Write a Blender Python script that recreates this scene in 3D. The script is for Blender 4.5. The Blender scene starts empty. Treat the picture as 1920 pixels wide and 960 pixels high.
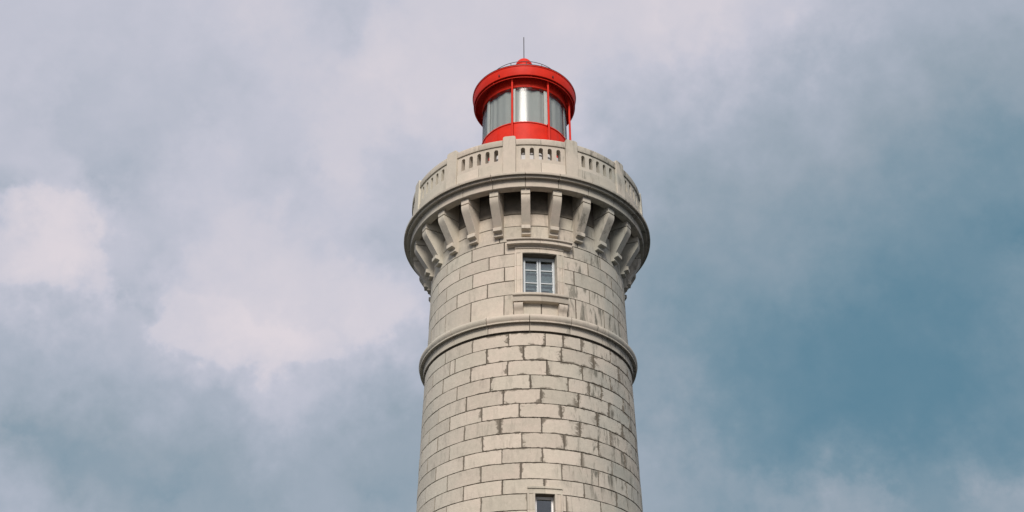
import bpy, bmesh, math, random
from mathutils import Matrix, Vector
random.seed(7)
R = math.radians
sc = bpy.context.scene
COL = sc.collection

# ------------------------------------------------------------------ camera
cam_d = bpy.data.cameras.new('camera')
cam = bpy.data.objects.new('camera', cam_d)
COL.objects.link(cam)
cam.location = (0.0, -29.05, 1.7)
cam.rotation_euler = (math.pi / 2 + 0.5864, 0.0, 0.0163)
cam_d.sensor_width = 36.0
cam_d.lens = 38.9
cam_d.clip_start = 0.1
cam_d.clip_end = 9000.0
sc.camera = cam

# ------------------------------------------------------------------ exposure
sc.view_settings.view_transform = 'Standard'
sc.view_settings.look = 'None'
sc.view_settings.exposure = 0.0
sc.view_settings.gamma = 1.0

# ------------------------------------------------------------------ sun
SUN_EL, SUN_AZ = 34.0, -3.0         # azimuth measured from -Y towards +X
sd = bpy.data.lights.new('sun', 'SUN')
sd.energy = 3.3
sd.angle = R(20.0)
sd.color = (1.0, 0.92, 0.85)
sun = bpy.data.objects.new('sun', sd)
COL.objects.link(sun)
sdir = Vector((math.sin(R(SUN_AZ)) * math.cos(R(SUN_EL)), -math.cos(R(SUN_AZ)) * math.cos(R(SUN_EL)), math.sin(R(SUN_EL))))
sun.rotation_euler = sdir.to_track_quat('Z', 'Y').to_euler()
sun.location = (10, -60, 60)


# ------------------------------------------------------------------ node helpers
def srgb(r, g, b):
    f = lambda c: (c / 255 / 12.92) if c / 255 <= 0.04045 else ((c / 255 + 0.055) / 1.055) ** 2.4
    return (f(r), f(g), f(b), 1.0)


class NT:
    def __init__(self, tree):
        self.t = tree
        self.n = tree.nodes
        self.n.clear()

    def node(self, typ, **kw):
        nd = self.n.new(typ)
        for k, v in kw.items():
            setattr(nd, k, v)
        return nd

    def put(self, sock, v):
        if isinstance(v, bpy.types.NodeSocket):
            self.t.links.new(v, sock)
        elif v is not None:
            sock.default_value = v

    def math(self, op, a, b=None, c=None, clamp=False):
        nd = self.node('ShaderNodeMath', operation=op, use_clamp=clamp)
        self.put(nd.inputs[0], a)
        if b is not None:
            self.put(nd.inputs[1], b)
        if c is not None:
            self.put(nd.inputs[2], c)
        return nd.outputs[0]

    def vmath(self, op, a, b=None):
        nd = self.node('ShaderNodeVectorMath', operation=op)
        self.put(nd.inputs[0], a)
        if b is not None:
            self.put(nd.inputs[1], b)
        return nd.outputs[0]

    def noise(self, vec, scale, detail=4.0, rough=0.55, dist=0.0):
        nd = self.node('ShaderNodeTexNoise')
        self.put(nd.inputs['Vector'], vec)
        nd.inputs['Scale'].default_value = scale
        nd.inputs['Detail'].default_value = detail
        nd.inputs['Roughness'].default_value = rough
        nd.inputs['Distortion'].default_value = dist
        return nd.outputs['Fac'], nd.outputs['Color']

    def step(self, x, a, b, lo=0.0, hi=1.0):
        nd = self.node('ShaderNodeMapRange', interpolation_type='SMOOTHSTEP')
        self.put(nd.inputs['Value'], x)
        self.put(nd.inputs['From Min'], a)
        self.put(nd.inputs['From Max'], b)
        self.put(nd.inputs['To Min'], lo)
        self.put(nd.inputs['To Max'], hi)
        return nd.outputs['Result']

    def mix(self, f, a, b, blend='MIX'):
        nd = self.node('ShaderNodeMix', data_type='RGBA', blend_type=blend)
        self.put(nd.inputs['Factor'], f)
        self.put(nd.inputs['A'], a) if False else self.put(nd.inputs[6], a)
        self.put(nd.inputs[7], b)
        return nd.outputs[2]

    def sep(self, v):
        nd = self.node('ShaderNodeSeparateXYZ')
        self.put(nd.inputs[0], v)
        return nd.outputs

    def comb(self, x, y, z):
        nd = self.node('ShaderNodeCombineXYZ')
        for i, v in enumerate((x, y, z)):
            self.put(nd.inputs[i], v)
        return nd.outputs[0]


# ------------------------------------------------------------------ world: overcast sky with broken cloud
world = bpy.data.worlds.new('World')
sc.world = world
world.use_nodes = True
w = NT(world.node_tree)
tc = w.node('ShaderNodeTexCoord')
dx, dy, dz = w.sep(tc.outputs['Generated'])
az = w.math('MULTIPLY', w.math('ARCTAN2', dx, dy), 57.2958 * 0.87)
el = w.math('MULTIPLY', w.math('ARCSINE', dz), 57.2958)
dirv = tc.outputs['Generated']
_, wc = w.noise(dirv, 5.0, 3.0, 0.5)
_, wc2 = w.noise(dirv, 17.0, 4.0, 0.55)
warp = w.vmath('SCALE', w.vmath('SUBTRACT', wc, (0.5, 0.5, 0.5)))
warp.node.inputs['Scale'].default_value = 3.0
warp2 = w.vmath('SCALE', w.vmath('SUBTRACT', wc2, (0.5, 0.5, 0.5)))
warp2.node.inputs['Scale'].default_value = 6.0
_, wc3 = w.noise(dirv, 48.0, 5.0, 0.6)
warp3 = w.vmath('SCALE', w.vmath('SUBTRACT', wc3, (0.5, 0.5, 0.5)))
warp3.node.inputs['Scale'].default_value = 3.0
skyv = w.vmath('ADD', w.vmath('ADD', w.vmath('ADD', w.comb(az, el, 0.0), warp), warp2), warp3)
skyv = w.vmath('MULTIPLY', skyv, (1, 1, 0))
# cloud banks: azimuth*0.87, elevation, reach (degrees), brightness
BANKS = [(17.9,24.8,34,-0.91),(-16.8,20.1,13,-0.439),(0.0,52.0,34,0.223),(-13.3,29.5,8,0.31),(-6.4,21.2,13,-0.319),(25.4,35.1,13,-0.193),(-22.8,22.5,8,-0.319),(9.1,30.9,13,-0.094),(11.7,45.3,8,0.266),(-25.1,29.9,5,0.127),(-7.4,29.8,5,0.129),(13.8,20.0,5,0.215),(20.8,18.9,5,0.282),(16.7,44.3,5,0.151),(-7.2,35.0,5,-0.116),(6.4,23.0,5,0.092),(-11.1,45.2,5,-0.139),(-22.4,35.1,5,-0.212),(-22.3,32.7,5,0.097),(-19.5,30.4,5,-0.226),(-26.6,32.9,5,-0.255),(24.5,31.2,5,-0.162),(-8.5,42.3,5,0.166),(-7.2,38.9,5,-0.079),(7.7,35.4,8,-0.095),(17.9,24.8,5,0.17),(-24.7,32.3,5,0.198),(-19.0,39.4,8,-0.121),(-22.4,30.3,5,0.184),(11.5,22.1,5,-0.131),(-1.0,23.5,8,-0.092),(27.4,40.2,5,-0.086),(8.2,45.6,5,0.147),(-11.7,24.8,5,0.087),(-9.5,31.8,5,0.096),(-20.4,21.1,5,-0.122),(2.0,41.2,5,0.139),(-4.4,42.6,5,0.133),(23.5,28.3,5,0.1),(6.3,25.7,5,0.084),(-11.1,38.2,5,0.116),(-13.9,37.3,5,-0.117),(-15.5,34.6,8,0.066),(3.9,45.7,5,0.114),(19.6,43.4,8,0.071),(-24.5,26.9,5,-0.079),(-17.8,29.9,5,0.111),(-7.0,24.7,5,-0.1),(15.5,20.6,5,0.142),(11.2,20.2,5,0.119),(-6.4,31.2,5,0.105),(14.0,30.8,5,0.047),(-13.3,20.4,5,-0.077),(-14.7,25.0,5,-0.077),(-25.2,37.8,5,-0.1),(11.5,28.2,5,-0.068),(-25.1,35.2,5,0.084),(-28.0,38.2,5,0.051),(-15.8,44.3,8,0.053),(-17.6,38.0,5,0.091)]
acc = None
for a, e, r, wt in BANKS:
    mp = w.node('ShaderNodeMapping', vector_type='TEXTURE')
    w.put(mp.inputs['Vector'], skyv)
    mp.inputs['Location'].default_value = (a, e, 0)
    mp.inputs['Scale'].default_value = (r, r, r)
    g = w.node('ShaderNodeTexGradient', gradient_type='QUADRATIC_SPHERE')
    w.put(g.inputs[0], mp.outputs[0])
    acc = w.math('MULTIPLY_ADD', g.outputs['Fac'], wt, 0.76 if acc is None else acc)
nf, _ = w.noise(dirv, 7.0, 6.0, 0.55, 0.3)
nf2, _ = w.noise(dirv, 26.0, 5.0, 0.6, 0.2)
nf3, _ = w.noise(dirv, 70.0, 6.0, 0.6, 0.4)
det = w.math('ADD', w.math('MULTIPLY', w.math('SUBTRACT', nf, 0.5), 0.17), w.math('MULTIPLY', w.math('SUBTRACT', nf2, 0.5), 0.17))
det = w.math('ADD', det, w.math('MULTIPLY', w.math('SUBTRACT', nf3, 0.5), 0.07))
acc = w.math('MULTIPLY_ADD', det, w.math('MULTIPLY_ADD', acc, 0.38, 0.34), acc)
# two cumulus heads with firmer edges
wv = w.vmath('SCALE', w.vmath('SUBTRACT', wc3, (0.5, 0.5, 0.5)))
wv.node.inputs['Scale'].default_value = 2.0
cumv = w.vmath('MULTIPLY', w.vmath('ADD', w.vmath('ADD', w.vmath('ADD', w.comb(az, el, 0.0), warp), warp2), wv), (1, 1, 0))
for heads, f0, f1, gain in (([(-23.8, 30.8, 3.4), (-21.7, 30.3, 2.8), (-25.5, 30.6, 3.6), (-23.4, 31.9, 2.6)], 26.8, 30.6, 0.10),
                            ([(-17.2, 28.9, 2.2), (-15.1, 29.0, 2.8), (-12.9, 28.9, 3.0), (-10.9, 28.3, 2.0), (-8.1, 30.8, 3.0)], 32.5, 28.6, 0.10)):
    fld = None
    for a, e, r in heads:
        mp = w.node('ShaderNodeMapping', vector_type='TEXTURE')
        w.put(mp.inputs['Vector'], cumv)
        mp.inputs['Location'].default_value = (a, e, 0)
        mp.inputs['Scale'].default_value = (r, r, r)
        g = w.node('ShaderNodeTexGradient', gradient_type='QUADRATIC_SPHERE')
        w.put(g.inputs[0], mp.outputs[0])
        fld = g.outputs['Fac'] if fld is None else w.math('ADD', fld, g.outputs['Fac'])
    m1 = w.math('MULTIPLY', w.step(fld, 0.02, 0.34), w.step(el, f0, f1))
    acc = w.math('MULTIPLY_ADD', m1, gain, acc)
ramp = w.node('ShaderNodeValToRGB')
cr = ramp.color_ramp
stops = [(0.0, (95, 133, 153)), (0.2, (123, 149, 165)), (0.4, (152, 166, 179)), (0.6, (174, 182, 196)), (0.8, (199, 200, 213)), (1.0, (225, 217, 223))]
for i, (p, c) in enumerate(stops):
    if i < 2:
        cr.elements[i].position = p
        cr.elements[i].color = srgb(*c)
for p, c in stops[2:]:
    e_ = cr.elements.new(p)
    e_.color = srgb(*c)
cr.elements[0].position, cr.elements[0].color = 0.0, srgb(*stops[0][1])
cr.elements[1].position, cr.elements[1].color = 0.2, srgb(*stops[1][1])
hi = w.math('MULTIPLY', w.math('MAXIMUM', w.math('SUBTRACT', acc, 0.86), 0.0), 0.45)
w.put(ramp.inputs[0], w.math('SUBTRACT', acc, hi))
nish = w.node('ShaderNodeTexSky', sky_type='NISHITA', sun_disc=False)
nish.sun_elevation = R(SUN_EL)
nish.sun_rotation = R(180.0 - SUN_AZ)
nish.dust_density = 2.0
b1 = w.node('ShaderNodeBackground')
w.put(b1.inputs['Color'], nish.outputs[0])
b1.inputs['Strength'].default_value = 0.08
b2 = w.node('ShaderNodeBackground')
w.put(b2.inputs['Color'], ramp.outputs[0])
b2.inputs['Strength'].default_value = 1.0
mx = w.node('ShaderNodeMixShader')
mx.inputs[0].default_value = 0.95     # cloud cover
w.t.links.new(b1.outputs[0], mx.inputs[1])
w.t.links.new(b2.outputs[0], mx.inputs[2])
wo = w.node('ShaderNodeOutputWorld')
w.t.links.new(mx.outputs[0], wo.inputs['Surface'])


# ------------------------------------------------------------------ materials
def new_mat(name):
    m = bpy.data.materials.new(name)
    m.use_nodes = True
    t = NT(m.node_tree)
    out = t.node('ShaderNodeOutputMaterial')
    return m, t, out


def simple(name, color, rough=0.6, metal=0.0, var=0.1, scale=6.0, bump=0.0, spec=0.5):
    m, t, out = new_mat(name)
    p = t.node('ShaderNodeBsdfPrincipled')
    geo = t.node('ShaderNodeNewGeometry')
    f, _ = t.noise(geo.outputs['Position'], scale, 5.0, 0.6)
    k = t.math('MULTIPLY_ADD', t.math('SUBTRACT', f, 0.5), var * 2, 1.0)
    c = t.vmath('SCALE', color[:3])
    t.put(c.node.inputs['Scale'], k)
    t.put(p.inputs['Base Color'], c)
    p.inputs['Roughness'].default_value = rough
    p.inputs['Metallic'].default_value = metal
    p.inputs['Specular IOR Level'].default_value = spec
    if bump:
        b = t.node('ShaderNodeBump')
        b.inputs['Strength'].default_value = bump
        b.inputs['Distance'].default_value = 0.02
        t.put(b.inputs['Height'], f)
        t.put(p.inputs['Normal'], b.outputs[0])
    t.put(out.inputs[0], p.outputs[0])
    return m


def limestone(name, edge=1.0, grime=1.0, pale=1.0, mott=1.0):
    m, t, out = new_mat(name)
    p = t.node('ShaderNodeBsdfPrincipled')
    geo = t.node('ShaderNodeNewGeometry')
    pos = geo.outputs['Position']
    oi = t.node('ShaderNodeObjectInfo')
    rnd = oi.outputs['Random']
    off = t.vmath('ADD', pos, t.comb(t.math('MULTIPLY', rnd, 37.0), t.math('MULTIPLY', rnd, 91.0), 0.0))
    x, y, z = t.sep(pos)
    th = t.math('MULTIPLY', t.math('ARCTAN2', x, t.math('MULTIPLY', y, -1.0)), 57.2958)
    n1, _ = t.noise(off, 1.7, 6.0, 0.6, 0.4)
    n2, _ = t.noise(off, 42.0, 4.0, 0.65)
    n3, _ = t.noise(pos, 0.8, 5.0, 0.6, 0.5)
    n4, _ = t.noise(off, 9.0, 5.0, 0.65)
    c = t.mix(t.step(n1, 0.3, 0.72), (0.555, 0.480, 0.395, 1), (0.495, 0.446, 0.362, 1))
    rnd2 = t.math('FRACT', t.math('MULTIPLY', rnd, 13.7))
    c = t.mix(t.math('MULTIPLY', t.step(rnd2, 0.55, 1.0), 0.6), c, (0.45, 0.42, 0.34, 1))
    # thin algae film; the left tint is also lightened, standing in for light
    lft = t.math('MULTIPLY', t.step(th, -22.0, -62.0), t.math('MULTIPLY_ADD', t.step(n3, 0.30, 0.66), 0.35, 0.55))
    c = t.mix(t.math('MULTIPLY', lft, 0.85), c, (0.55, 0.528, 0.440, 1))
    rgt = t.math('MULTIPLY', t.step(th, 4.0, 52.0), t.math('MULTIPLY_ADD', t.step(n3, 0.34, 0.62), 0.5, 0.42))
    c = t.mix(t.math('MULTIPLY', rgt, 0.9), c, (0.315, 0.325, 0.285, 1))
    # tone
    k = t.math('MULTIPLY_ADD', t.math('SUBTRACT', rnd, 0.5), 0.17, 1.0 * pale)
    k = t.math('MULTIPLY', k, t.math('MULTIPLY_ADD', t.math('SUBTRACT', n2, 0.5), 0.32 * mott, 1.0))
    k = t.math('MULTIPLY', k, t.math('MULTIPLY_ADD', t.math('SUBTRACT', n4, 0.5), 0.32 * mott, 1.0))
    cs = t.vmath('SCALE', c)
    t.put(cs.node.inputs['Scale'], k)
    c = cs
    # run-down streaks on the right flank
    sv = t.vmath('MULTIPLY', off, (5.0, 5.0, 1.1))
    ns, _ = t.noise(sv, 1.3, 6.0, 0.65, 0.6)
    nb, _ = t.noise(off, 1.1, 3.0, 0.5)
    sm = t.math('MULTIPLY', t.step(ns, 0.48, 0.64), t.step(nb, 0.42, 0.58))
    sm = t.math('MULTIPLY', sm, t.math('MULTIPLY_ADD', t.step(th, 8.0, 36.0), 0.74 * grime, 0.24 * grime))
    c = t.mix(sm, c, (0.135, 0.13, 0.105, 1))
    # pits and specks
    vo = t.node('ShaderNodeTexVoronoi')
    t.put(vo.inputs['Vector'], off)
    vo.inputs['Scale'].default_value = 5.0
    pit = t.math('MULTIPLY', t.step(vo.outputs['Distance'], 0.10, 0.03), t.step(n4, 0.52, 0.62))
    c = t.mix(t.math('MULTIPLY', pit, 0.6), c, (0.12, 0.10, 0.075, 1))
    hgt = t.math('MULTIPLY_ADD', n4, 0.6, t.math('MULTIPLY', n2, 0.4))
    if edge > 0:
        gx, gy, gz = t.sep(t.node('ShaderNodeTexCoord').outputs['Generated'])
        ddx = t.math('MINIMUM', gx, t.math('SUBTRACT', 1.0, gx))
        ddz = t.math('MULTIPLY', t.math('MINIMUM', gz, t.math('SUBTRACT', 1.0, gz)), 0.72)
        d = t.math('MINIMUM', t.math('MULTIPLY', ddx, 0.75), ddz)
        zone = t.math('MULTIPLY', t.step(th, -38.0, -14.0), t.step(th, 110.0, 60.0))
        zone = t.math('MULTIPLY', zone, t.step(z, 17.2, 16.5))
        zone = t.math('MULTIPLY', zone, t.step(z, 11.6, 14.8, 0.22, 1.0))
        nz, _ = t.noise(off, 2.1, 6.0, 0.72, 0.6)
        nz2, _ = t.noise(off, 15.0, 4.0, 0.7, 0.3)
        pat = t.math('MULTIPLY', t.step(nz, 0.46, 0.64), t.math('MULTIPLY_ADD', nz2, 1.2, 0.35))
        wd = t.math('MULTIPLY_ADD', t.math('MULTIPLY_ADD', zone, 0.15, 0.018), pat, 0.0035 * edge)
        msk = t.step(d, t.math('MULTIPLY', wd, 0.25), wd, 1.0, 0.0)
        msk = t.math('MULTIPLY', msk, t.math('MULTIPLY_ADD', zone, 0.2, 0.62))
        c = t.mix(msk, c, (0.10, 0.083, 0.06, 1))
        hgt = t.math('SUBTRACT', hgt, t.math('MULTIPLY', msk, 0.5))
    t.put(p.inputs['Base Color'], c)
    p.inputs['Roughness'].default_value = 0.92
    p.inputs['Specular IOR Level'].default_value = 0.25
    b = t.node('ShaderNodeBump')
    b.inputs['Strength'].default_value = 0.8
    b.inputs['Distance'].default_value = 0.014
    t.put(b.inputs['Height'], hgt)
    t.put(p.inputs['Normal'], b.outputs[0])
    t.put(out.inputs[0], p.outputs[0])
    return m


def glass(name, tint, add=0.04, rough=0.04, gloss=0.95):
    m, t, out = new_mat(name)
    tr = t.node('ShaderNodeBsdfTransparent')
    tr.inputs[0].default_value = tint
    gl = t.node('ShaderNodeBsdfGlossy')
    gl.inputs['Roughness'].default_value = rough
    gl.inputs['Color'].default_value = (gloss, gloss, gloss, 1)
    geo = t.node('ShaderNodeNewGeometry')
    dt = t.node('ShaderNodeVectorMath', operation='DOT_PRODUCT')
    t.put(dt.inputs[0], geo.outputs['Normal'])
    t.put(dt.inputs[1], geo.outputs['Incoming'])
    cosi = t.math('ABSOLUTE', dt.outputs['Value'])
    fr = t.math('MULTIPLY_ADD', t.math('POWER', t.math('SUBTRACT', 1.0, cosi, clamp=True), 5.0), 0.95, 0.05)
    mxs = t.node('ShaderNodeMixShader')
    t.put(mxs.inputs[0], t.math('ADD', fr, add, clamp=True))
    t.put(mxs.inputs[1], tr.outputs[0])
    t.put(mxs.inputs[2], gl.outputs[0])
    t.put(out.inputs[0], mxs.outputs[0])
    return m


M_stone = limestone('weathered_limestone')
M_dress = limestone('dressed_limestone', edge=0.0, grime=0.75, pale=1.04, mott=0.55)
M_soot_shade = simple('soot_and_shade_limestone', (0.17, 0.150, 0.120), 0.95, var=0.75, scale=4.0, bump=0.15)  # soot mottling, with the shade under the gallery darkened into the colour
M_mortar = simple('dark_mortar', (0.115, 0.097, 0.074), 0.95, var=0.3, scale=14)
M_red = simple('red_paint', (0.66, 0.030, 0.014), 0.5, var=0.24, scale=4.5, bump=0.05, spec=0.12)
M_white = simple('white_paint', (0.80, 0.79, 0.77), 0.5, var=0.06)
M_whitewall = simple('whitewashed_render', (0.55, 0.53, 0.50), 0.85, var=0.08, bump=0.1)
M_frame = simple('grey_window_paint', (0.44, 0.48, 0.49), 0.45, var=0.06)
M_dark = simple('black_iron', (0.03, 0.022, 0.022), 0.5, var=0.2)
M_curtain = simple('grey_curtain_cloth', (0.43, 0.44, 0.435), 0.95, var=0.08, scale=9)
M_blind = simple('grey_blind_cloth', (0.25, 0.28, 0.285), 0.9, var=0.06)
M_slat = simple('pale_blind_slat', (0.31, 0.335, 0.35), 0.8, var=0.05)
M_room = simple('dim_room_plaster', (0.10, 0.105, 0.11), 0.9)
M_glass = glass('window_glass', (0.80, 0.85, 0.85, 1), 0.06)
M_lglass = glass('lantern_glass', (0.92, 0.94, 0.93, 1), 0.0, 0.15, 0.32)
M_soffit = simple('shade_toned_soffit', (0.06, 0.055, 0.052), 0.95, var=0.3, scale=3)  # slab colour darkened to stand in for shade below the gallery
M_quay = simple('quay_asphalt', (0.04, 0.04, 0.04), 0.9, var=0.25, scale=0.8, bump=0.2)


# ------------------------------------------------------------------ mesh helpers
def cyl(th, r, z, cx=0.0):
    a = R(th)
    return Vector((cx + r * math.sin(a), -r * math.cos(a), z))


class MB:
    def __init__(self):
        self.v, self.f = [], []

    def add(self, verts, faces):
        o = len(self.v)
        self.v += [tuple(p) for p in verts]
        self.f += [tuple(i + o for i in f) for f in faces]

    def sweep(self, secs, closed=True, caps=True, ring=False):
        """join a row of equal-length sections"""
        n = len(secs[0])
        vs = [p for s in secs for p in s]
        fs = []
        m = len(secs)
        for i in range(m if ring else m - 1):
            a, b = i * n, ((i + 1) % m) * n
            for j in range(n if closed else n - 1):
                k = (j + 1) % n
                fs.append((a + j, a + k, b + k, b + j))
        if caps and not ring:
            fs.append(tuple(range(n)))
            fs.append(tuple((m - 1) * n + j for j in reversed(range(n))))
        self.add(vs, fs)

    def revolve(self, prof, t0=0.0, t1=360.0, n=48, ring=False, cx=0.0, closed=True):
        k = n if ring else n + 1
        self.sweep([[cyl(t0 + (t1 - t0) * i / n, r, z, cx) for r, z in prof] for i in range(k)], closed, True, ring)

    def box(self, c, ax, ay, az_, sx, sy, sz):
        c = Vector(c)
        P = [c + ax * (sx * i) + ay * (sy * j) + az_ * (sz * k) for i in (-.5, .5) for j in (-.5, .5) for k in (-.5, .5)]
        self.add(P, [(0, 1, 3, 2), (4, 6, 7, 5), (0, 4, 5, 1), (2, 3, 7, 6), (0, 2, 6, 4), (1, 5, 7, 3)])

    def tube(self, pts, rad, n=8, ring=False):
        secs = []
        m = len(pts)
        for i, p in enumerate(pts):
            p = Vector(p)
            q0 = Vector(pts[(i - 1) % m]) if (i > 0 or ring) else p
            q1 = Vector(pts[(i + 1) % m]) if (i < m - 1 or ring) else p
            d = (q1 - q0).normalized()
            u = Vector((0, 0, 1)).cross(d)
            if u.length < 1e-3:
                u = Vector((1, 0, 0))
            u.normalize()
            v_ = d.cross(u)
            secs.append([p + u * (rad * math.cos(2 * math.pi * j / n)) + v_ * (rad * math.sin(2 * math.pi * j / n)) for j in range(n)])
        self.sweep(secs, True, True, ring)

    def build(self, name, mat, parent=None, mw=None, smooth=32, bevel=0.0):
        me = bpy.data.meshes.new(name)
        bm = bmesh.new()
        bv = [bm.verts.new(p) for p in self.v]
        for f in self.f:
            try:
                bm.faces.new([bv[i] for i in f])
            except ValueError:
                pass
        bmesh.ops.recalc_face_normals(bm, faces=bm.faces)
        if bevel:
            ed = [e for e in bm.edges if len(e.link_faces) == 2 and e.calc_face_angle(0) > 0.6]
            bmesh.ops.bevel(bm, geom=ed, offset=bevel, segments=1, affect='EDGES')
        if mw is not None:
            bmesh.ops.transform(bm, matrix=mw.inverted(), verts=bm.verts)
        bm.to_mesh(me)
        bm.free()
        me.materials.append(mat)
        if smooth:
            for p in me.polygons:
                p.use_smooth = True
            me.set_sharp_from_angle(angle=R(smooth))
        o = bpy.data.objects.new(name, me)
        COL.objects.link(o)
        if mw is not None:
            o.matrix_world = mw
        if parent is not None:
            o.parent = parent
        return o


def stone_secs(t0, t1, z0, z1, rf, gap=0.010, depth=0.22, c=0.007, jit=0.004, segs=3, push=0.0, vgap=None):
    """sections of one ashlar block; rf(z) is the wall radius"""
    vg = gap if vgap is None else vgap
    rm = rf((z0 + z1) / 2)
    g = math.degrees(vg / rm)
    ct = math.degrees(c / rm)
    t0, t1 = t0 + g, t1 - g
    za, zb = z0 + gap, z1 - gap
    ts = [t0, t0 + ct] + [t0 + ct + (t1 - t0 - 2 * ct) * i / segs for i in range(1, segs)] + [t1 - ct, t1]
    j = lambda: random.uniform(-jit, jit)
    secs = []
    for i, t in enumerate(ts):
        end = i in (0, len(ts) - 1)
        cc = c if not end else 0.0
        dr = -c if end else 0.0
        b0, b1 = j(), j()
        tt = t + (math.degrees(j() / rm) if i in (0, 1, len(ts) - 2, len(ts) - 1) else 0)
        prof = [(rf(za) - depth, za + b0), (rf(za) - c + push, za + b0), (rf(za) + dr + push, za + cc + b0),
                (rf(zb) + dr + push, zb - cc + b1), (rf(zb) - c + push, zb + b1), (rf(zb) - depth, zb + b1)]
        secs.append([cyl(tt, r, z) for r, z in prof])
    return secs


def stone(name, parent, t0, t1, z0, z1, rf, mat=None, **kw):
    mb = MB()
    mb.sweep(stone_secs(t0, t1, z0, z1, rf, **kw), closed=False)
    tc_ = (t0 + t1) / 2
    zc = (z0 + z1) / 2
    mw = Matrix.Translation(cyl(tc_, rf(zc), zc)) @ Matrix.Rotation(R(tc_), 4, 'Z')
    return mb.build(name, mat or M_stone, parent, mw, smooth=28)


def ring_piece(name, parent, prof, t0, t1, n, mat, gapd=0.0, smooth=35, cx=0.0, mw=True):
    mb = MB()
    rm = max(r for r, z in prof)
    g = math.degrees(gapd / rm)
    mb.revolve(prof, t0 + g, t1 - g, n, cx=cx)
    m_ = None
    if mw:
        tm = (t0 + t1) / 2
        zc = sum(z for r, z in prof) / len(prof)
        m_ = Matrix.Translation(cyl(tm, rm, zc, cx)) @ Matrix.Rotation(R(tm), 4, 'Z')
    return mb.build(name, mat, parent, m_, smooth)


# ------------------------------------------------------------------ setting
def structure(o):
    o['kind'] = 'structure'
    return o


def sea_material():
    m, t, out = new_mat('sea_water')
    p = t.node('ShaderNodeBsdfPrincipled')
    p.inputs['Base Color'].default_value = (0.012, 0.025, 0.03, 1)
    p.inputs['Roughness'].default_value = 0.3
    geo = t.node('ShaderNodeNewGeometry')
    f, _ = t.noise(geo.outputs['Position'], 0.6, 6.0, 0.6, 0.4)
    b = t.node('ShaderNodeBump')
    b.inputs['Strength'].default_value = 0.6
    b.inputs['Distance'].default_value = 0.3
    t.put(b.inputs['Height'], f)
    t.put(p.inputs['Normal'], b.outputs[0])
    t.put(out.inputs[0], p.outputs[0])
    return m


mb = MB()
mb.add([(-4000, -4000, -2.0), (4000, -4000, -2.0), (4000, 4000, -2.0), (-4000, 4000, -2.0)], [(0, 1, 2, 3)])
structure(mb.build('sea', sea_material(), smooth=0))
mb = MB()
mb.box((0, -30, -1.6), Vector((1, 0, 0)), Vector((0, 1, 0)), Vector((0, 0, 1)), 46, 90, 3.2)
structure(mb.build('quay', M_quay, smooth=0))

# ------------------------------------------------------------------ lighthouse
LH = bpy.data.objects.new('lighthouse', None)
COL.objects.link(LH)
LH['label'] = 'pale limestone round lighthouse tower with bracketed balustraded gallery and red lantern room'
LH['category'] = 'lighthouse'

RL = lambda z: 3.067 + (13.5 - z) * 0.0132
RU = lambda z: 2.985 - (z - 17.0) * 0.0075
WIN_T, WIN_L, WIN_R, WIN_AL, WIN_AR, WIN_Z0, WIN_Z1 = 6.9, -2.5, 16.3, -6.7, 20.2, 17.72, 19.12
LOW = [7.25, -82.75]                 # azimuths of the small lower windows
LOW_H, LOW_A, LOW_Z0, LOW_Z1 = 4.55, 8.1, 10.62, 11.913

# inner core the ashlar is bedded on (dark mortar shows in the joints)
mb = MB()


def core(rf, z0, z1, gaps):
    spans = []
    gaps = sorted(gaps)
    if not gaps:
        mb.revolve([(rf(z0) - 0.6, z0), (rf(z0) - 0.022, z0), (rf(z1) - 0.022, z1), (rf(z1) - 0.6, z1)], 0, 360, 72, ring=True)
        return
    for i, (a, b) in enumerate(gaps):
        nx = gaps[(i + 1) % len(gaps)][0] + (360 if i == len(gaps) - 1 else 0)
        spans.append((b, nx))
    for a, b in spans:
        mb.revolve([(rf(z0) - 0.6, z0), (rf(z0) - 0.022, z0), (rf(z1) - 0.022, z1), (rf(z1) - 0.6, z1)], a, b, max(8, int((b - a) / 5)))


core(RL, 0.0, LOW_Z0, [])
core(RL, LOW_Z0, LOW_Z1, [(a - LOW_H - 0.2, a + LOW_H + 0.2) for a in LOW])
core(RL, LOW_Z1, 16.62, [])
core(RU, 16.62, WIN_Z0, [])
core(RU, WIN_Z0, WIN_Z1, [(WIN_L - 0.2, WIN_R + 0.2)])
core(RU, WIN_Z1, 21.39, [])
mb.build('wall', M_mortar, LH, smooth=30)

# courses
ZL = [16.50, 16.11, 15.663, 15.223, 14.811, 14.389, 13.987, 13.558, 13.136, 12.738, 12.304, 11.913, 11.486, 11.06, 10.64]
LJ = {0: [-48.9, -29.7, -9.8, 9.0, 18.3, 28.4, 48.6, 67.8],
      1: [-60.8, -44.8, -41.0, -21.4, -2.1, 17.2, 36.0, 56.0],
      2: [-49.9, -30.3, -10.3, 9.4, 28.5, 47.1],
      3: [-58.9, -38.8, -19.1, 1.1, 20.3, 32.2, 39.9, 58.2],
      4: [-52.5, -32.4, -12.3, 6.2, 25.6, 44.4],
      5: [-61.7, -42.9, -23.4, -4.4, 16.1, 35.9, 55.0],
      6: [-52.2, -33.0, -13.9, 6.3, 25.7, 44.2, 64.3],
      7: [-61.7, -42.3, -22.6, -3.3, 17.0, 36.0, 55.2],
      8: [-52.3, -32.8, -12.8, 6.3, 25.7, 44.4],
      9: [-62.0, -42.9, -23.2, -3.6, 15.5, 34.9, 55.1],
      10: [-51.9, -32.5, -12.4, 7.0, 26.5, 46.0],
      11: [-61.8, -42.5, -22.7, -0.9, 15.4, 17.2, 35.4],
      12: [-50.4, -31.9, -12.2, -0.9, 15.4, 24.8, 44.2],
      13: [-61.0, -42.0, -21.8, -0.9, 15.4, 35.6, 55.0]}
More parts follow.
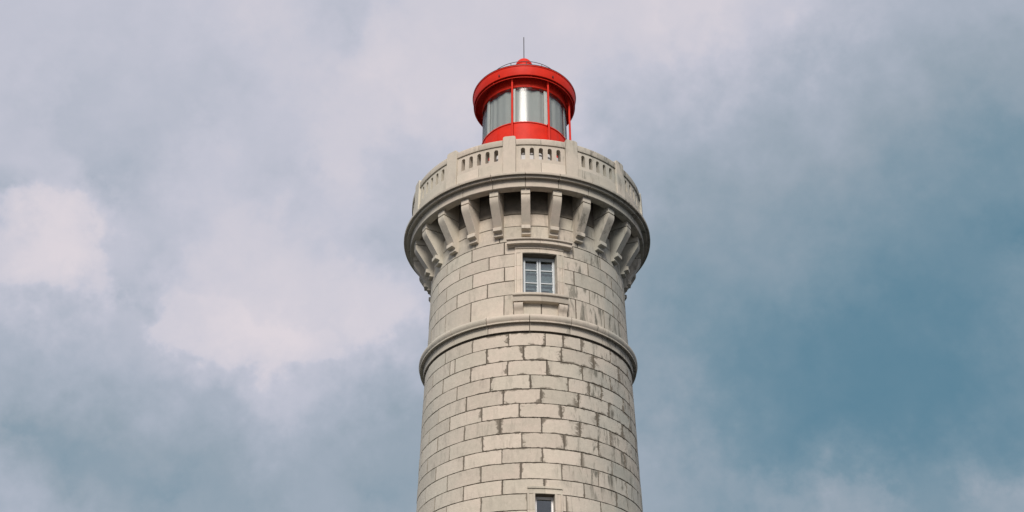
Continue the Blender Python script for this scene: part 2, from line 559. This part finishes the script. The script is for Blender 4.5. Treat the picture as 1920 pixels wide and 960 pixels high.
ZU = [17.05, 17.757, 18.214, 18.687, 19.12, 19.547, 20.071, 20.499, 21.39]
UJ = {0: [-51.5, -31.9, -12.5, -7.3, 7.4, 21.8, 26.7, 46.2],
      1: [-62.8, -42.2, -22.1, -6.6, 20.1, 36.1, 55.6],
      2: [-51.6, -31.3, -12.3, -6.6, 20.1, 26.3, 48.2, 67.0],
      3: [-61.4, -40.8, -21.4, -6.6, 20.1, 35.9, 55.5],
      4: [-52.5, -32.4, -12.6, 7.0, 26.3, 45.7, 63.2]}
back = MB()                          # blocks round the back and below the view


def fill_ring(js):
    """continue the joints round the tower"""
    span = 360 - (js[-1] - js[0])
    n = max(1, round(span / 19.35))
    out = list(js)
    for i in range(1, n):
        out.append(js[-1] + span * i / n + random.uniform(-1.0, 1.0))
    out.append(js[0] + 360)
    return out


def course(js, z0, z1, rf, skip=()):
    ring = fill_ring(js)
    for a, b in zip(ring, ring[1:]):
        m_ = (a + b) / 2
        mm = (m_ + 180) % 360 - 180
        if any(abs(mm - s) < 0.6 for s in skip):
            continue
        push = random.uniform(-0.004, 0.005)
        vg = random.choice((0.007, 0.008, 0.010, 0.014))
        if abs(mm) < 103:
            stone('stone', LH, a - m_ + mm, b - m_ + mm, z0, z1, rf, push=push, gap=0.0075, vgap=vg)
        else:
            back.sweep(stone_secs(a, b, z0, z1, rf, push=push, segs=2, jit=0), closed=False)


LOWSIDE = -82.75
for i in range(14):
    js = list(LJ[i])
    if i >= 11:
        # joints either side of the small window on the flank
        e0, e1 = LOWSIDE - LOW_A, LOWSIDE + LOW_A
        js = [e0, e1] + [j for j in js if j > e1 + 6]
    sk = (7.25, LOWSIDE) if i >= 11 else ()
    course(js, ZL[i + 1], ZL[i], RL, sk)
for i in range(5):
    sk = ((-6.6 + 20.1) / 2,) if i in (1, 2, 3) else ()
    course(UJ[i], ZU[i], ZU[i + 1], RU, sk)
CT = -0.4
J24 = [CT + 15 * k for k in range(-6, 18)]
RC = lambda z: RU(z) + max(0.0, z - 20.5) * 0.36
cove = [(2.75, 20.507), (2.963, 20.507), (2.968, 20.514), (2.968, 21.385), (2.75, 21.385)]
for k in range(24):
    ring_piece('frieze_stone', LH, cove, CT + 15 * k, CT + 15 * k + 15, 4, M_soot_shade, 0.004)
for i, rf in ((5, RU), (6, RU)):
    for k in range(24):
        a = J24[0] + 15 * k
        mm = (a + 7.5 + 180) % 360 - 180
        if abs(mm) < 98:
            stone('stone', LH, mm - 7.5, mm + 7.5, ZU[i], ZU[i + 1], rf, push=random.uniform(-.003, .004), gap=0.008, segs=2)
        else:
            back.sweep(stone_secs(a, a + 15, ZU[i], ZU[i + 1], rf, segs=2, jit=0), closed=False)
z = 10.64
k = 0
while z > 0.9:
    z2 = max(0.9, z - 0.425)
    ph = (k % 2) * 9.7
    for i in range(18):
        a = ph + i * 20 - 0.9 + 7.25
        b = a + 20
        back.sweep(stone_secs(a, b, z2, z, RL, segs=2, jit=0.002), closed=False)
    z = z2
    k += 1
o = back.build('masonry', M_stone, LH, smooth=28)
o['kind'] = 'stuff'
for kk in range(18):
    ring_piece('plinth_stone', LH, [(3.0, 0.0), (3.5, 0.0), (3.5, 0.75), (3.42, 0.9), (3.0, 0.9)], kk * 20, kk * 20 + 20, 4, M_dress, 0.006)

# string course band
band = [(2.92, 16.585), (3.07, 16.545), (3.074, 16.775), (3.085, 16.79), (3.14, 16.79), (3.158, 16.766), (3.178, 16.766), (3.18, 16.80), (3.165, 16.812),
        (3.178, 16.826), (3.200, 16.86), (3.215, 16.905), (3.212, 16.95), (3.185, 16.995), (3.13, 17.028), (3.02, 17.046), (2.92, 17.046)]
ja = [-81.0, -61.5, -41.6, -20.6, 1.0, 22.0, 42.0, 62.0, 82.0]
ja = ja + [82.0 + (279 - 82.0) * i / 10 for i in range(1, 11)]
for a, b in zip(ja, ja[1:]):
    ring_piece('band_stone', LH, band, a, b, 6, M_dress, 0.010)
mb = MB()
mb.revolve([(2.80, 16.50), (2.985, 16.50), (2.985, 16.59), (2.80, 16.59)], 0, 360, 64, ring=True)
mb.build('recessed_joint', M_mortar, LH)

# ------------------------------------------------------------------ corbels
E1 = [(2.88, 19.70), (3.075, 19.70), (3.085, 19.712), (3.085, 19.742), (3.065, 19.752), (3.055, 19.775), (3.075, 19.805), (3.12, 19.822), (3.195, 19.826),
      (3.20, 19.835), (3.20, 19.945), (3.19, 19.953), (3.125, 19.955), (3.12, 19.965), (3.475, 20.505), (3.52, 20.575), (3.545, 20.635), (3.555, 20.70), (3.555, 20.766), (2.88, 20.766)]
E2 = [(2.88, 20.790), (3.562, 20.790), (3.562, 20.962), (3.405, 20.962), (3.405, 21.395), (2.88, 21.395)]


def side_piece(name, prof, width, th, parent, mat, bevel=0.006):
    m_ = MB()
    a = R(th)
    out = Vector((math.sin(a), -math.cos(a), 0))
    tan = Vector((math.cos(a), math.sin(a), 0))
    m_.sweep([[out * r + tan * s + Vector((0, 0, z)) for r, z in prof] for s in (-width / 2, width / 2)])
    return m_.build(name, mat, parent, None, smooth=24, bevel=bevel)


for k in range(24):
    th = CT + 15 * k
    c_ = side_piece('corbel', E1, 0.258 + random.uniform(-.004, .004), th, LH, M_dress)
    side_piece('cap_stone', E2, 0.262 + random.uniform(-.004, .004), th, c_, M_dress)

# ------------------------------------------------------------------ gallery
corn = [(3.42, 21.455), (3.42, 20.975), (3.43, 20.965), (3.655, 20.965), (3.665, 20.975), (3.668, 21.205), (3.675, 21.222), (3.72, 21.225), (3.775, 21.197), (3.795, 21.197),
        (3.797, 21.262), (3.803, 21.285), (3.835, 21.288), (3.866, 21.258), (3.880, 21.262), (3.887, 21.275), (3.887, 21.335), (3.86, 21.36), (3.70, 21.455)]
for k in range(24):
    ring_piece('cornice_stone', LH, corn, CT + 15 * k, CT + 15 * k + 15, 5, M_dress, 0.010)
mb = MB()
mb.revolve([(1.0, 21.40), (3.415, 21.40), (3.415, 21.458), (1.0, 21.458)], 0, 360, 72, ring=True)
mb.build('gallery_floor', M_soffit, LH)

PIL = [-67.0, -37.2, -7.7, 21.4, 50.3, 80.0, 110.2, 140.6, 171.0, 201.4, 231.8, 262.4]
ZP0 = 21.462


def pillar(th):
    m_ = MB()
    a = R(th)
    out = Vector((math.sin(a), -math.cos(a), 0))
    tan = Vector((math.cos(a), math.sin(a), 0))
    w_, zt, rr = 0.19, 22.835, 0.07
    o2 = [(-w_, ZP0), (w_, ZP0)]
    for i in range(5):
        q = math.pi / 2 * i / 4
        o2.append((w_ - rr + rr * math.cos(q), zt - rr + rr * math.sin(q)))
    for i in range(5):
        q = math.pi / 2 + math.pi / 2 * i / 4
        o2.append((-w_ + rr + rr * math.cos(q), zt - rr + rr * math.sin(q)))
    m_.sweep([[out * r + tan * x + Vector((0, 0, z)) for x, z in o2] for r in (3.36, 3.71)])
    return m_.build('pillar', M_dress, LH, None, smooth=30, bevel=0.008)


def panel(ta, tb, slots, zb, zt, r0, r1):
    """pierced panel between angles; slots = list of (left, right, open_left, open_right) in degrees"""
    rm = 3.65
    cols = []                         # angle, arch z or None on each side
    xs = [ta]
    tags = []
    zs, zsp = 21.974, 22.345
    seq = []
    cur = ta
    for s0, s1, half in slots:
        if s0 > cur + 1e-4:
            seq.append((cur, s0, None))
        n = 8
        # arch sampled over the whole slot width; half slots only keep their half
        full0, full1 = (s0, s1) if half == 0 else ((s0, 2 * s1 - s0) if half == 1 else (2 * s0 - s1, s1))
        cen, hw = (full0 + full1) / 2, (full1 - full0) / 2
        rise = math.radians(hw) * rm
        for i in range(n):
            a, b = s0 + (s1 - s0) * i / n, s0 + (s1 - s0) * (i + 1) / n
            f = lambda t: zsp + rise * math.sqrt(max(0.0, 1 - ((t - cen) / hw) ** 2))
            seq.append((a, b, (f(a), f(b))))
        cur = s1
    if tb > cur + 1e-4:
        seq.append((cur, tb, None))
    bm = bmesh.new()
    cache = {}

    def V(t, z):
        key = (round(t, 4), round(z, 4))
        if key not in cache:
            cache[key] = bm.verts.new((t, 0, z))
        return cache[key]

    def quad(p):
        vs = []
        for t, z in p:
            v = V(t, z)
            if v not in vs:
                vs.append(v)
        if len(vs) > 2:
            bm.faces.new(vs)

    for a, b, arch in seq:
        quad([(a, zb), (b, zb), (b, zs), (a, zs)])
        if arch is None:
            quad([(a, zs), (b, zs), (b, zsp), (a, zsp)])
            quad([(a, zsp), (b, zsp), (b, zt), (a, zt)])
        else:
            quad([(a, arch[0]), (b, arch[1]), (b, zt), (a, zt)])
    ret = bmesh.ops.extrude_face_region(bm, geom=list(bm.faces))
    nv = [g for g in ret['geom'] if isinstance(g, bmesh.types.BMVert)]
    for v in nv:
        v.co.y = 1.0
    for v in bm.verts:
        t, s, z_ = v.co
        v.co = cyl(t, r0 + (r1 - r0) * s, z_)
    bmesh.ops.recalc_face_normals(bm, faces=bm.faces)
    me = bpy.data.meshes.new('balustrade_panel')
    bm.to_mesh(me)
    bm.free()
    me.materials.append(M_dress)
    for p in me.polygons:
        p.use_smooth = True
    me.set_sharp_from_angle(angle=R(28))
    o_ = bpy.data.objects.new('balustrade_panel', me)
    COL.objects.link(o_)
    o_.parent = LH
    return o_


for k in range(12):
    pillar(PIL[k])
    hw = math.degrees(0.19 / 3.6)
    a = PIL[k] + hw
    b = PIL[(k + 1) % 12] + (360 if k == 11 else 0) - hw
    c = (a + b) / 2
    pitch = (b - a) * 0.180
    sw = math.degrees(0.0635 / 3.65)
    g = 0.04
    cs = [c + pitch * i for i in (-2, -1, 0, 1, 2)]
    panel(a + g, c - g * 0.5, [(cs[0] - sw, cs[0] + sw, 0), (cs[1] - sw, cs[1] + sw, 0), (cs[2] - sw, c - g * 0.5, 1)], 21.853, 22.502, 3.40, 3.652)
    panel(c + g * 0.5, b - g, [(c + g * 0.5, cs[2] + sw, 2), (cs[3] - sw, cs[3] + sw, 0), (cs[4] - sw, cs[4] + sw, 0)], 21.853, 22.502, 3.40, 3.652)
    for p0, p1 in ((a, c), (c, b)):
        ring_piece('balustrade_base', LH, [(3.38, ZP0), (3.672, ZP0), (3.672, 21.840), (3.658, 21.850), (3.38, 21.850)], p0, p1, 5, M_dress, 0.0055)
        ring_piece('rail_stone', LH, [(3.36, 22.506), (3.688, 22.506), (3.692, 22.512), (3.692, 22.700), (3.670, 22.728), (3.40, 22.74), (3.36, 22.71)], p0, p1, 5, M_dress, 0.0055)


# ------------------------------------------------------------------ windows
def axes(th):
    a = R(th)
    return Vector((math.sin(a), -math.cos(a), 0)), Vector((math.cos(a), math.sin(a), 0)), Vector((0, 0, 1))


def frame_ring(m_, out, tan, d, dep, x0, x1, z0, z1, st, up):
    """rectangular frame of four butted members"""
    cx_, cz_ = (x0 + x1) / 2, (z0 + z1) / 2
    for x in (x0 + st / 2, x1 - st / 2):
        m_.box(out * d + tan * x + up * cz_, tan, out, up, st, dep, z1 - z0)
    for z_ in (z0 + st / 2, z1 - st / 2):
        m_.box(out * d + tan * cx_ + up * z_, tan, out, up, x1 - x0 - 2 * st, dep - 0.004, st)


def jamb(name, t_out, t_in, z0, z1, rf, parent, r_back):
    """architrave block: raised outer fillet, flat, inner bead, then the reveal"""
    s = 1 if t_in > t_out else -1
    wid = abs(t_in - t_out)
    rm = rf((z0 + z1) / 2)
    pl = [(0.0, -0.12), (0.0, 0.05), (0.20, 0.05), (0.24, 0.022), (0.70, 0.022), (0.74, 0.038), (1.0, 0.038)]
    plan = [(t_out + s * wid * u, rm + h) for u, h in pl] + [(t_in, r_back), (t_out + s * wid * 0.4, r_back)]
    m_ = MB()
    m_.sweep([[cyl(t, r, z_) for t, r in plan] for z_ in (z0 + 0.004, z1 - 0.004)])
    return m_.build(name, M_dress, parent, None, smooth=24)


def upper_window():
    out, tan, up = axes(WIN_T)
    hw, d = 0.485, 2.69
    z0, z1 = WIN_Z0, WIN_Z1
    m_ = MB()
    frame_ring(m_, out, tan, d, 0.08, -hw, hw, z0 + 0.004, z1 - 0.002, 0.045, up)
    win = m_.build('window', M_frame, LH, None, smooth=0, bevel=0.004)
    for sx in (-1, 1):
        x0, x1 = (-hw + 0.049, -0.006) if sx < 0 else (0.006, hw - 0.049)
        m_ = MB()
        frame_ring(m_, out, tan, d + 0.02, 0.06, x0, x1, z0 + 0.052, z1 - 0.049, 0.052, up)
        zr = [z0 + 0.104, 18.27, 18.69, z1 - 0.101]
        for zz in (18.27, 18.69):
            m_.box(out * (d + 0.02) + tan * ((x0 + x1) / 2) + up * zz, tan, out, up, x1 - x0 - 0.104, 0.05, 0.036)
        m_.build('casement', M_frame, win, None, smooth=0, bevel=0.004)
        for i in range(3):
            g = MB()
            za = zr[i] + (0.018 if i else 0)
            zb = zr[i + 1] - (0.018 if i < 2 else 0)
            g.box(out * (d + 0.015) + tan * ((x0 + x1) / 2) + up * ((za + zb) / 2), tan, out, up, x1 - x0 - 0.104, 0.004, zb - za)
            g.build('pane', M_glass, win, None, smooth=0)
        # gathered blind folds seen low behind the glass
        for zz in (17.95, 18.10, 18.37):
            b_ = MB()
            b_.box(out * (d - 0.035) + tan * ((x0 + x1) / 2 - 0.03) + up * zz, tan, out, up, 0.21, 0.012, 0.055)
            b_.build('blind_slat', M_slat, win, None, smooth=0)
    b_ = MB()
    n = 24
    secs = []
    for i in range(n + 1):
        x = -0.46 + 0.92 * i / n
        q = d - 0.075 + 0.010 * math.sin(i * 1.7)
        secs.append([out * q + tan * x + up * 17.74, out * q + tan * x + up * 19.0])
    b_.sweep(secs, closed=False, caps=False)
    b_.build('blind', M_blind, win, None, smooth=60)
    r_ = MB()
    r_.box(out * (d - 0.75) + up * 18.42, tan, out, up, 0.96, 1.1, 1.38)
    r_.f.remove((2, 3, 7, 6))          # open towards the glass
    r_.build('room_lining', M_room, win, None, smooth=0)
    zc = [17.724, 18.214, 18.687, WIN_Z1]
    for i in range(3):
        jamb('jamb_stone', WIN_AL, WIN_L, zc[i], zc[i + 1], RU, win, 2.60)
        jamb('jamb_stone', WIN_AR, WIN_R, zc[i], zc[i + 1], RU, win, 2.60)
    rr = RU(19.2)
    lint = [(2.55, 19.122), (rr + 0.036, 19.122), (rr + 0.036, 19.165), (rr + 0.022, 19.172), (rr + 0.022, 19.258), (rr + 0.05, 19.268), (rr + 0.05, 19.318), (rr - 0.1, 19.318), (2.55, 19.318)]
    for a, b in ((WIN_AL, 7.0), (7.0, WIN_AR)):
        ring_piece('lintel_stone', win, lint, a, b, 5, M_dress, 0.003, mw=False)
    hood = [(2.86, 19.322), (3.035, 19.322), (3.05, 19.335), (3.05, 19.352), (3.135, 19.356), (3.145, 19.364), (3.145, 19.455), (3.16, 19.463), (3.195, 19.472), (3.20, 19.48), (3.20, 19.512), (3.17, 19.53), (2.86, 19.56)]
    for a, b in ((-10.6, 7.0), (7.0, 24.3)):
        ring_piece('hood_stone', win, hood, a, b, 5, M_dress, 0.003, mw=False)
    sill = [(2.50, 17.50), (2.98, 17.442), (3.145, 17.442), (3.15, 17.45), (3.15, 17.585), (3.16, 17.60), (3.20, 17.615), (3.205, 17.625), (3.205, 17.675), (3.19, 17.69), (2.98, 17.722), (2.50, 17.722)]
    for a, b in ((-7.4, 7.2), (7.2, 21.1)):
        ring_piece('sill', win, sill, a, b, 5, M_dress, 0.003, mw=False)
    br = [(2.90, 17.065), (3.02, 17.065), (3.03, 17.10), (3.035, 17.16), (3.055, 17.21), (3.09, 17.25), (3.115, 17.30), (3.125, 17.36), (3.12, 17.40), (3.10, 17.438), (2.90, 17.438)]
    for t in (-4.6, 18.6):
        side_piece('bracket', br, 0.25, t, win, M_dress, 0.005)
    return win


def lower_window(th):
    out, tan, up = axes(th)
    d = 2.86
    z0, z1 = LOW_Z0, LOW_Z1
    hw = RL(11.5) * math.sin(R(LOW_H)) - 0.002
    m_ = MB()
    frame_ring(m_, out, tan, d, 0.07, -hw, hw, z0 + 0.12, z1 - 0.002, 0.062, up)
    win = m_.build('window', M_white, LH, None, smooth=0, bevel=0.004)
    g = MB()
    g.box(out * (d + 0.005) + up * ((z0 + z1) / 2 + 0.06), tan, out, up, 2 * hw - 0.126, 0.004, z1 - z0 - 0.25)
    g.build('pane', M_glass, win, None, smooth=0)
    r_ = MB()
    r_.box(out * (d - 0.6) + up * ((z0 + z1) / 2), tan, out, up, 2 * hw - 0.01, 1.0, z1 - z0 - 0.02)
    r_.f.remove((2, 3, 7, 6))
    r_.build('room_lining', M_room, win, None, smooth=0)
    zc = [z0 + 0.1, 11.06, 11.486, z1]
    for i in range(3):
        for s in (-1, 1):
            jamb('jamb_stone', th + s * LOW_A, th + s * LOW_H, zc[i], zc[i + 1], lambda z_: RL(z_) - 0.012, win, 2.72)
    rr = RL(12.0) - 0.012
    lint = [(2.72, z1 + 0.002), (rr + 0.038, z1 + 0.002), (rr + 0.036, z1 + 0.045), (rr + 0.022, z1 + 0.052), (rr + 0.022, z1 + 0.13), (rr + 0.05, z1 + 0.138), (rr + 0.05, z1 + 0.19), (rr - 0.1, z1 + 0.19), (2.72, z1 + 0.19)]
    for a, b in ((th - LOW_A, th), (th, th + LOW_A)):
        ring_piece('lintel_stone', win, lint, a, b, 4, M_dress, 0.003, mw=False)
    ring_piece('sill', win, [(2.72, z0 - 0.06), (3.2, z0 - 0.06), (3.2, z0 + 0.07), (3.1, z0 + 0.1), (2.72, z0 + 0.1)], th - LOW_A, th + LOW_A, 5, M_dress, 0, mw=False)


upper_window()
for t in LOW:
    lower_window(t)

# ------------------------------------------------------------------ lantern room
CX = -0.046
mb = MB()
mb.revolve([(1.20, 24.15), (1.452, 24.15), (1.452, 25.235), (1.475, 25.245), (1.475, 25.282), (1.455, 25.29), (1.20, 25.29)], 0, 360, 72, ring=True, cx=CX)
drum = mb.build('lantern_room', M_red, LH, smooth=35)
mb = MB()
mb.revolve([(1.15, 21.40), (1.50, 21.40), (1.50, 21.75), (1.455, 21.80), (1.455, 23.90), (1.50, 23.93), (1.50, 24.06), (1.44, 24.145), (1.15, 24.145)], 0, 360, 72, ring=True, cx=CX)
mb.build('base_wall', M_whitewall, drum, smooth=35)
# rivets and hatch handles on the drum
for t in (-60, -37, -14.6, 8, 30.4, 53, 75.4):
    m_ = MB()
    m_.box(cyl(t, 1.458, 24.76, CX), axes(t)[1], axes(t)[0], Vector((0, 0, 1)), 0.022, 0.012, 0.93)
    m_.build('drum_seam', M_red, drum, None, smooth=0)
for t, dz in ((43, 0.0), (47, 0.03), (51, -0.02), (56, 0.0)):
    m_ = MB()
    m_.box(cyl(t, 1.49, 24.48 + dz, CX), axes(t)[1], axes(t)[0], Vector((0, 0, 1)), 0.05, 0.07, 0.09)
    m_.build('bracket', M_red, drum, None, smooth=0, bevel=0.01)
# upper ring and soffit
mb = MB()
mb.revolve([(1.20, 26.80), (1.44, 26.80), (1.455, 26.81), (1.455, 26.92), (1.44, 26.93), (1.44, 27.222), (1.20, 27.222)], 0, 360, 72, ring=True, cx=CX)
mb.build('upper_ring', M_red, drum, smooth=35)
mb = MB()
mb.revolve([(1.20, 27.225), (1.70, 27.30), (1.722, 27.28), (1.728, 27.085), (1.745, 27.085), (1.752, 27.10), (1.772, 27.44), (1.79, 27.448), (1.792, 27.478), (1.77, 27.486), (0.30, 28.58), (0.0001, 28.60), (0.0001, 27.225)], 0, 360, 96, ring=True, cx=CX)
roof = mb.build('roof', M_red, drum, smooth=30)
mb = MB()
mb.revolve([(1.780, 27.487), (1.797, 27.487), (1.797, 27.507), (1.780, 27.507)], 0, 360, 96, ring=True, cx=CX)
mb.build('gutter_edge', M_dark, drum, smooth=0)
for t in (-28, 33):
    m_ = MB()
    m_.box(cyl(t, 1.775, 27.20, CX), axes(t)[1], axes(t)[0], Vector((0, 0, 1)), 0.03, 0.04, 0.07)
    m_.build('drain_spout', M_dark, drum, None, smooth=0)
mb = MB()
mb.tube([cyl(i * 5, 1.690, 27.02, CX) for i in range(72)], 0.014, 6, ring=True)
for t in range(0, 360, 45):
    mb.tube([cyl(t + 8, 1.69, 27.02, CX), cyl(t + 8, 1.70, 27.29, CX)], 0.012, 6)
mb.build('hoop_rail', M_red, drum, smooth=60)
mb = MB()
mb.tube([cyl(i * 6, 1.30, 28.10, CX) for i in range(60)], 0.011, 6, ring=True)
for t in range(0, 360, 24):
    mb.tube([cyl(t + 4, 1.30, 27.80, CX), cyl(t + 4, 1.30, 28.10, CX)], 0.011, 6)
mb.build('roof_rail', M_dark, drum, smooth=60)
prof = [(0.315, 28.50), (0.315, 29.0), (0.328, 29.005), (0.328, 29.035), (0.308, 29.04)] + [(0.308 * math.cos(q * math.pi / 16), 29.04 + 0.34 * math.sin(q * math.pi / 16)) for q in range(1, 8)] + [(0.0001, 29.38), (0.0001, 28.50)]
mb = MB()
mb.revolve(prof, 0, 360, 40, ring=True, cx=CX)
mb.build('vent_ball', M_red, drum, smooth=40)
mb = MB()
mb.tube([(CX, 0, 29.36), (CX, 0, 30.0), (CX, 0, 30.52)], 0.015, 8)
mb.build('lightning_rod', M_dark, drum, smooth=60)

for k in range(8):
    e0 = -14.6 + 45 * k
    # posts stand at the glazing corners except the two on the landward left
    if k not in (6, 7):
        m_ = MB()
        m_.tube([cyl(e0, 1.575, 24.22, CX), cyl(e0, 1.575, 25.0, CX), cyl(e0, 1.575, 27.27, CX)], 0.036, 10)
        for zz in (24.30, 25.26, 26.98):
            m_.box(cyl(e0, 1.52, zz, CX), axes(e0)[1], axes(e0)[0], Vector((0, 0, 1)), 0.05, 0.13, 0.035)
        m_.build('post', M_red, drum, None, smooth=60)
    m_ = MB()
    m_.box(cyl(e0, 1.395, 26.045, CX), axes(e0)[1], axes(e0)[0], Vector((0, 0, 1)), 0.13, 0.04, 1.50)
    m_.build('mullion', M_white, drum, None, smooth=0, bevel=0.006)
    g = MB()
    g.revolve([(1.425, 25.292), (1.431, 25.292), (1.431, 26.799), (1.425, 26.799)], e0 + 0.15, e0 + 44.85, 16, cx=CX)
    g.build('glass_pane', M_lglass, drum, None, smooth=40)
    # curtain with soft folds and rounded lower corners
    secs = []
    n = 60
    for i in range(n + 1):
        t = e0 + 2.0 + 41.0 * i / n
        u = i / n
        edge = min(u, 1 - u) * 0.90
        lift = 0.0
        if edge < 0.16:
            lift = 0.16 - math.sqrt(max(0.0, 0.16 ** 2 - (0.16 - edge) ** 2))
        rr = 1.335 + 0.012 * math.sin(u * 27 + k + 2 * math.sin(u * 5)) + 0.018 * math.sin(u * 9 + 2 * k)
        secs.append([cyl(t, rr, 25.30 + lift, CX), cyl(t, rr, 26.0, CX), cyl(t, rr, 26.755, CX)])
    m_ = MB()
    m_.sweep(secs, closed=False, caps=False)
    m_.build('curtain', M_curtain, drum, None, smooth=70)
    for u in (0.16, 0.50, 0.84):
        t = e0 + 45 * u
        m_ = MB()
        m_.box(cyl(t, 1.437, 26.772, CX), axes(t)[1], axes(t)[0], Vector((0, 0, 1)), 0.12, 0.012, 0.022)
        m_.build('clip', M_dark, drum, None, smooth=0)
mb = MB()
mb.revolve([(0.0001, 25.25), (1.19, 25.25), (1.19, 25.285), (0.0001, 25.285)], 0, 360, 48, ring=True, cx=CX)
mb.build('lantern_floor', M_whitewall, drum, smooth=35)
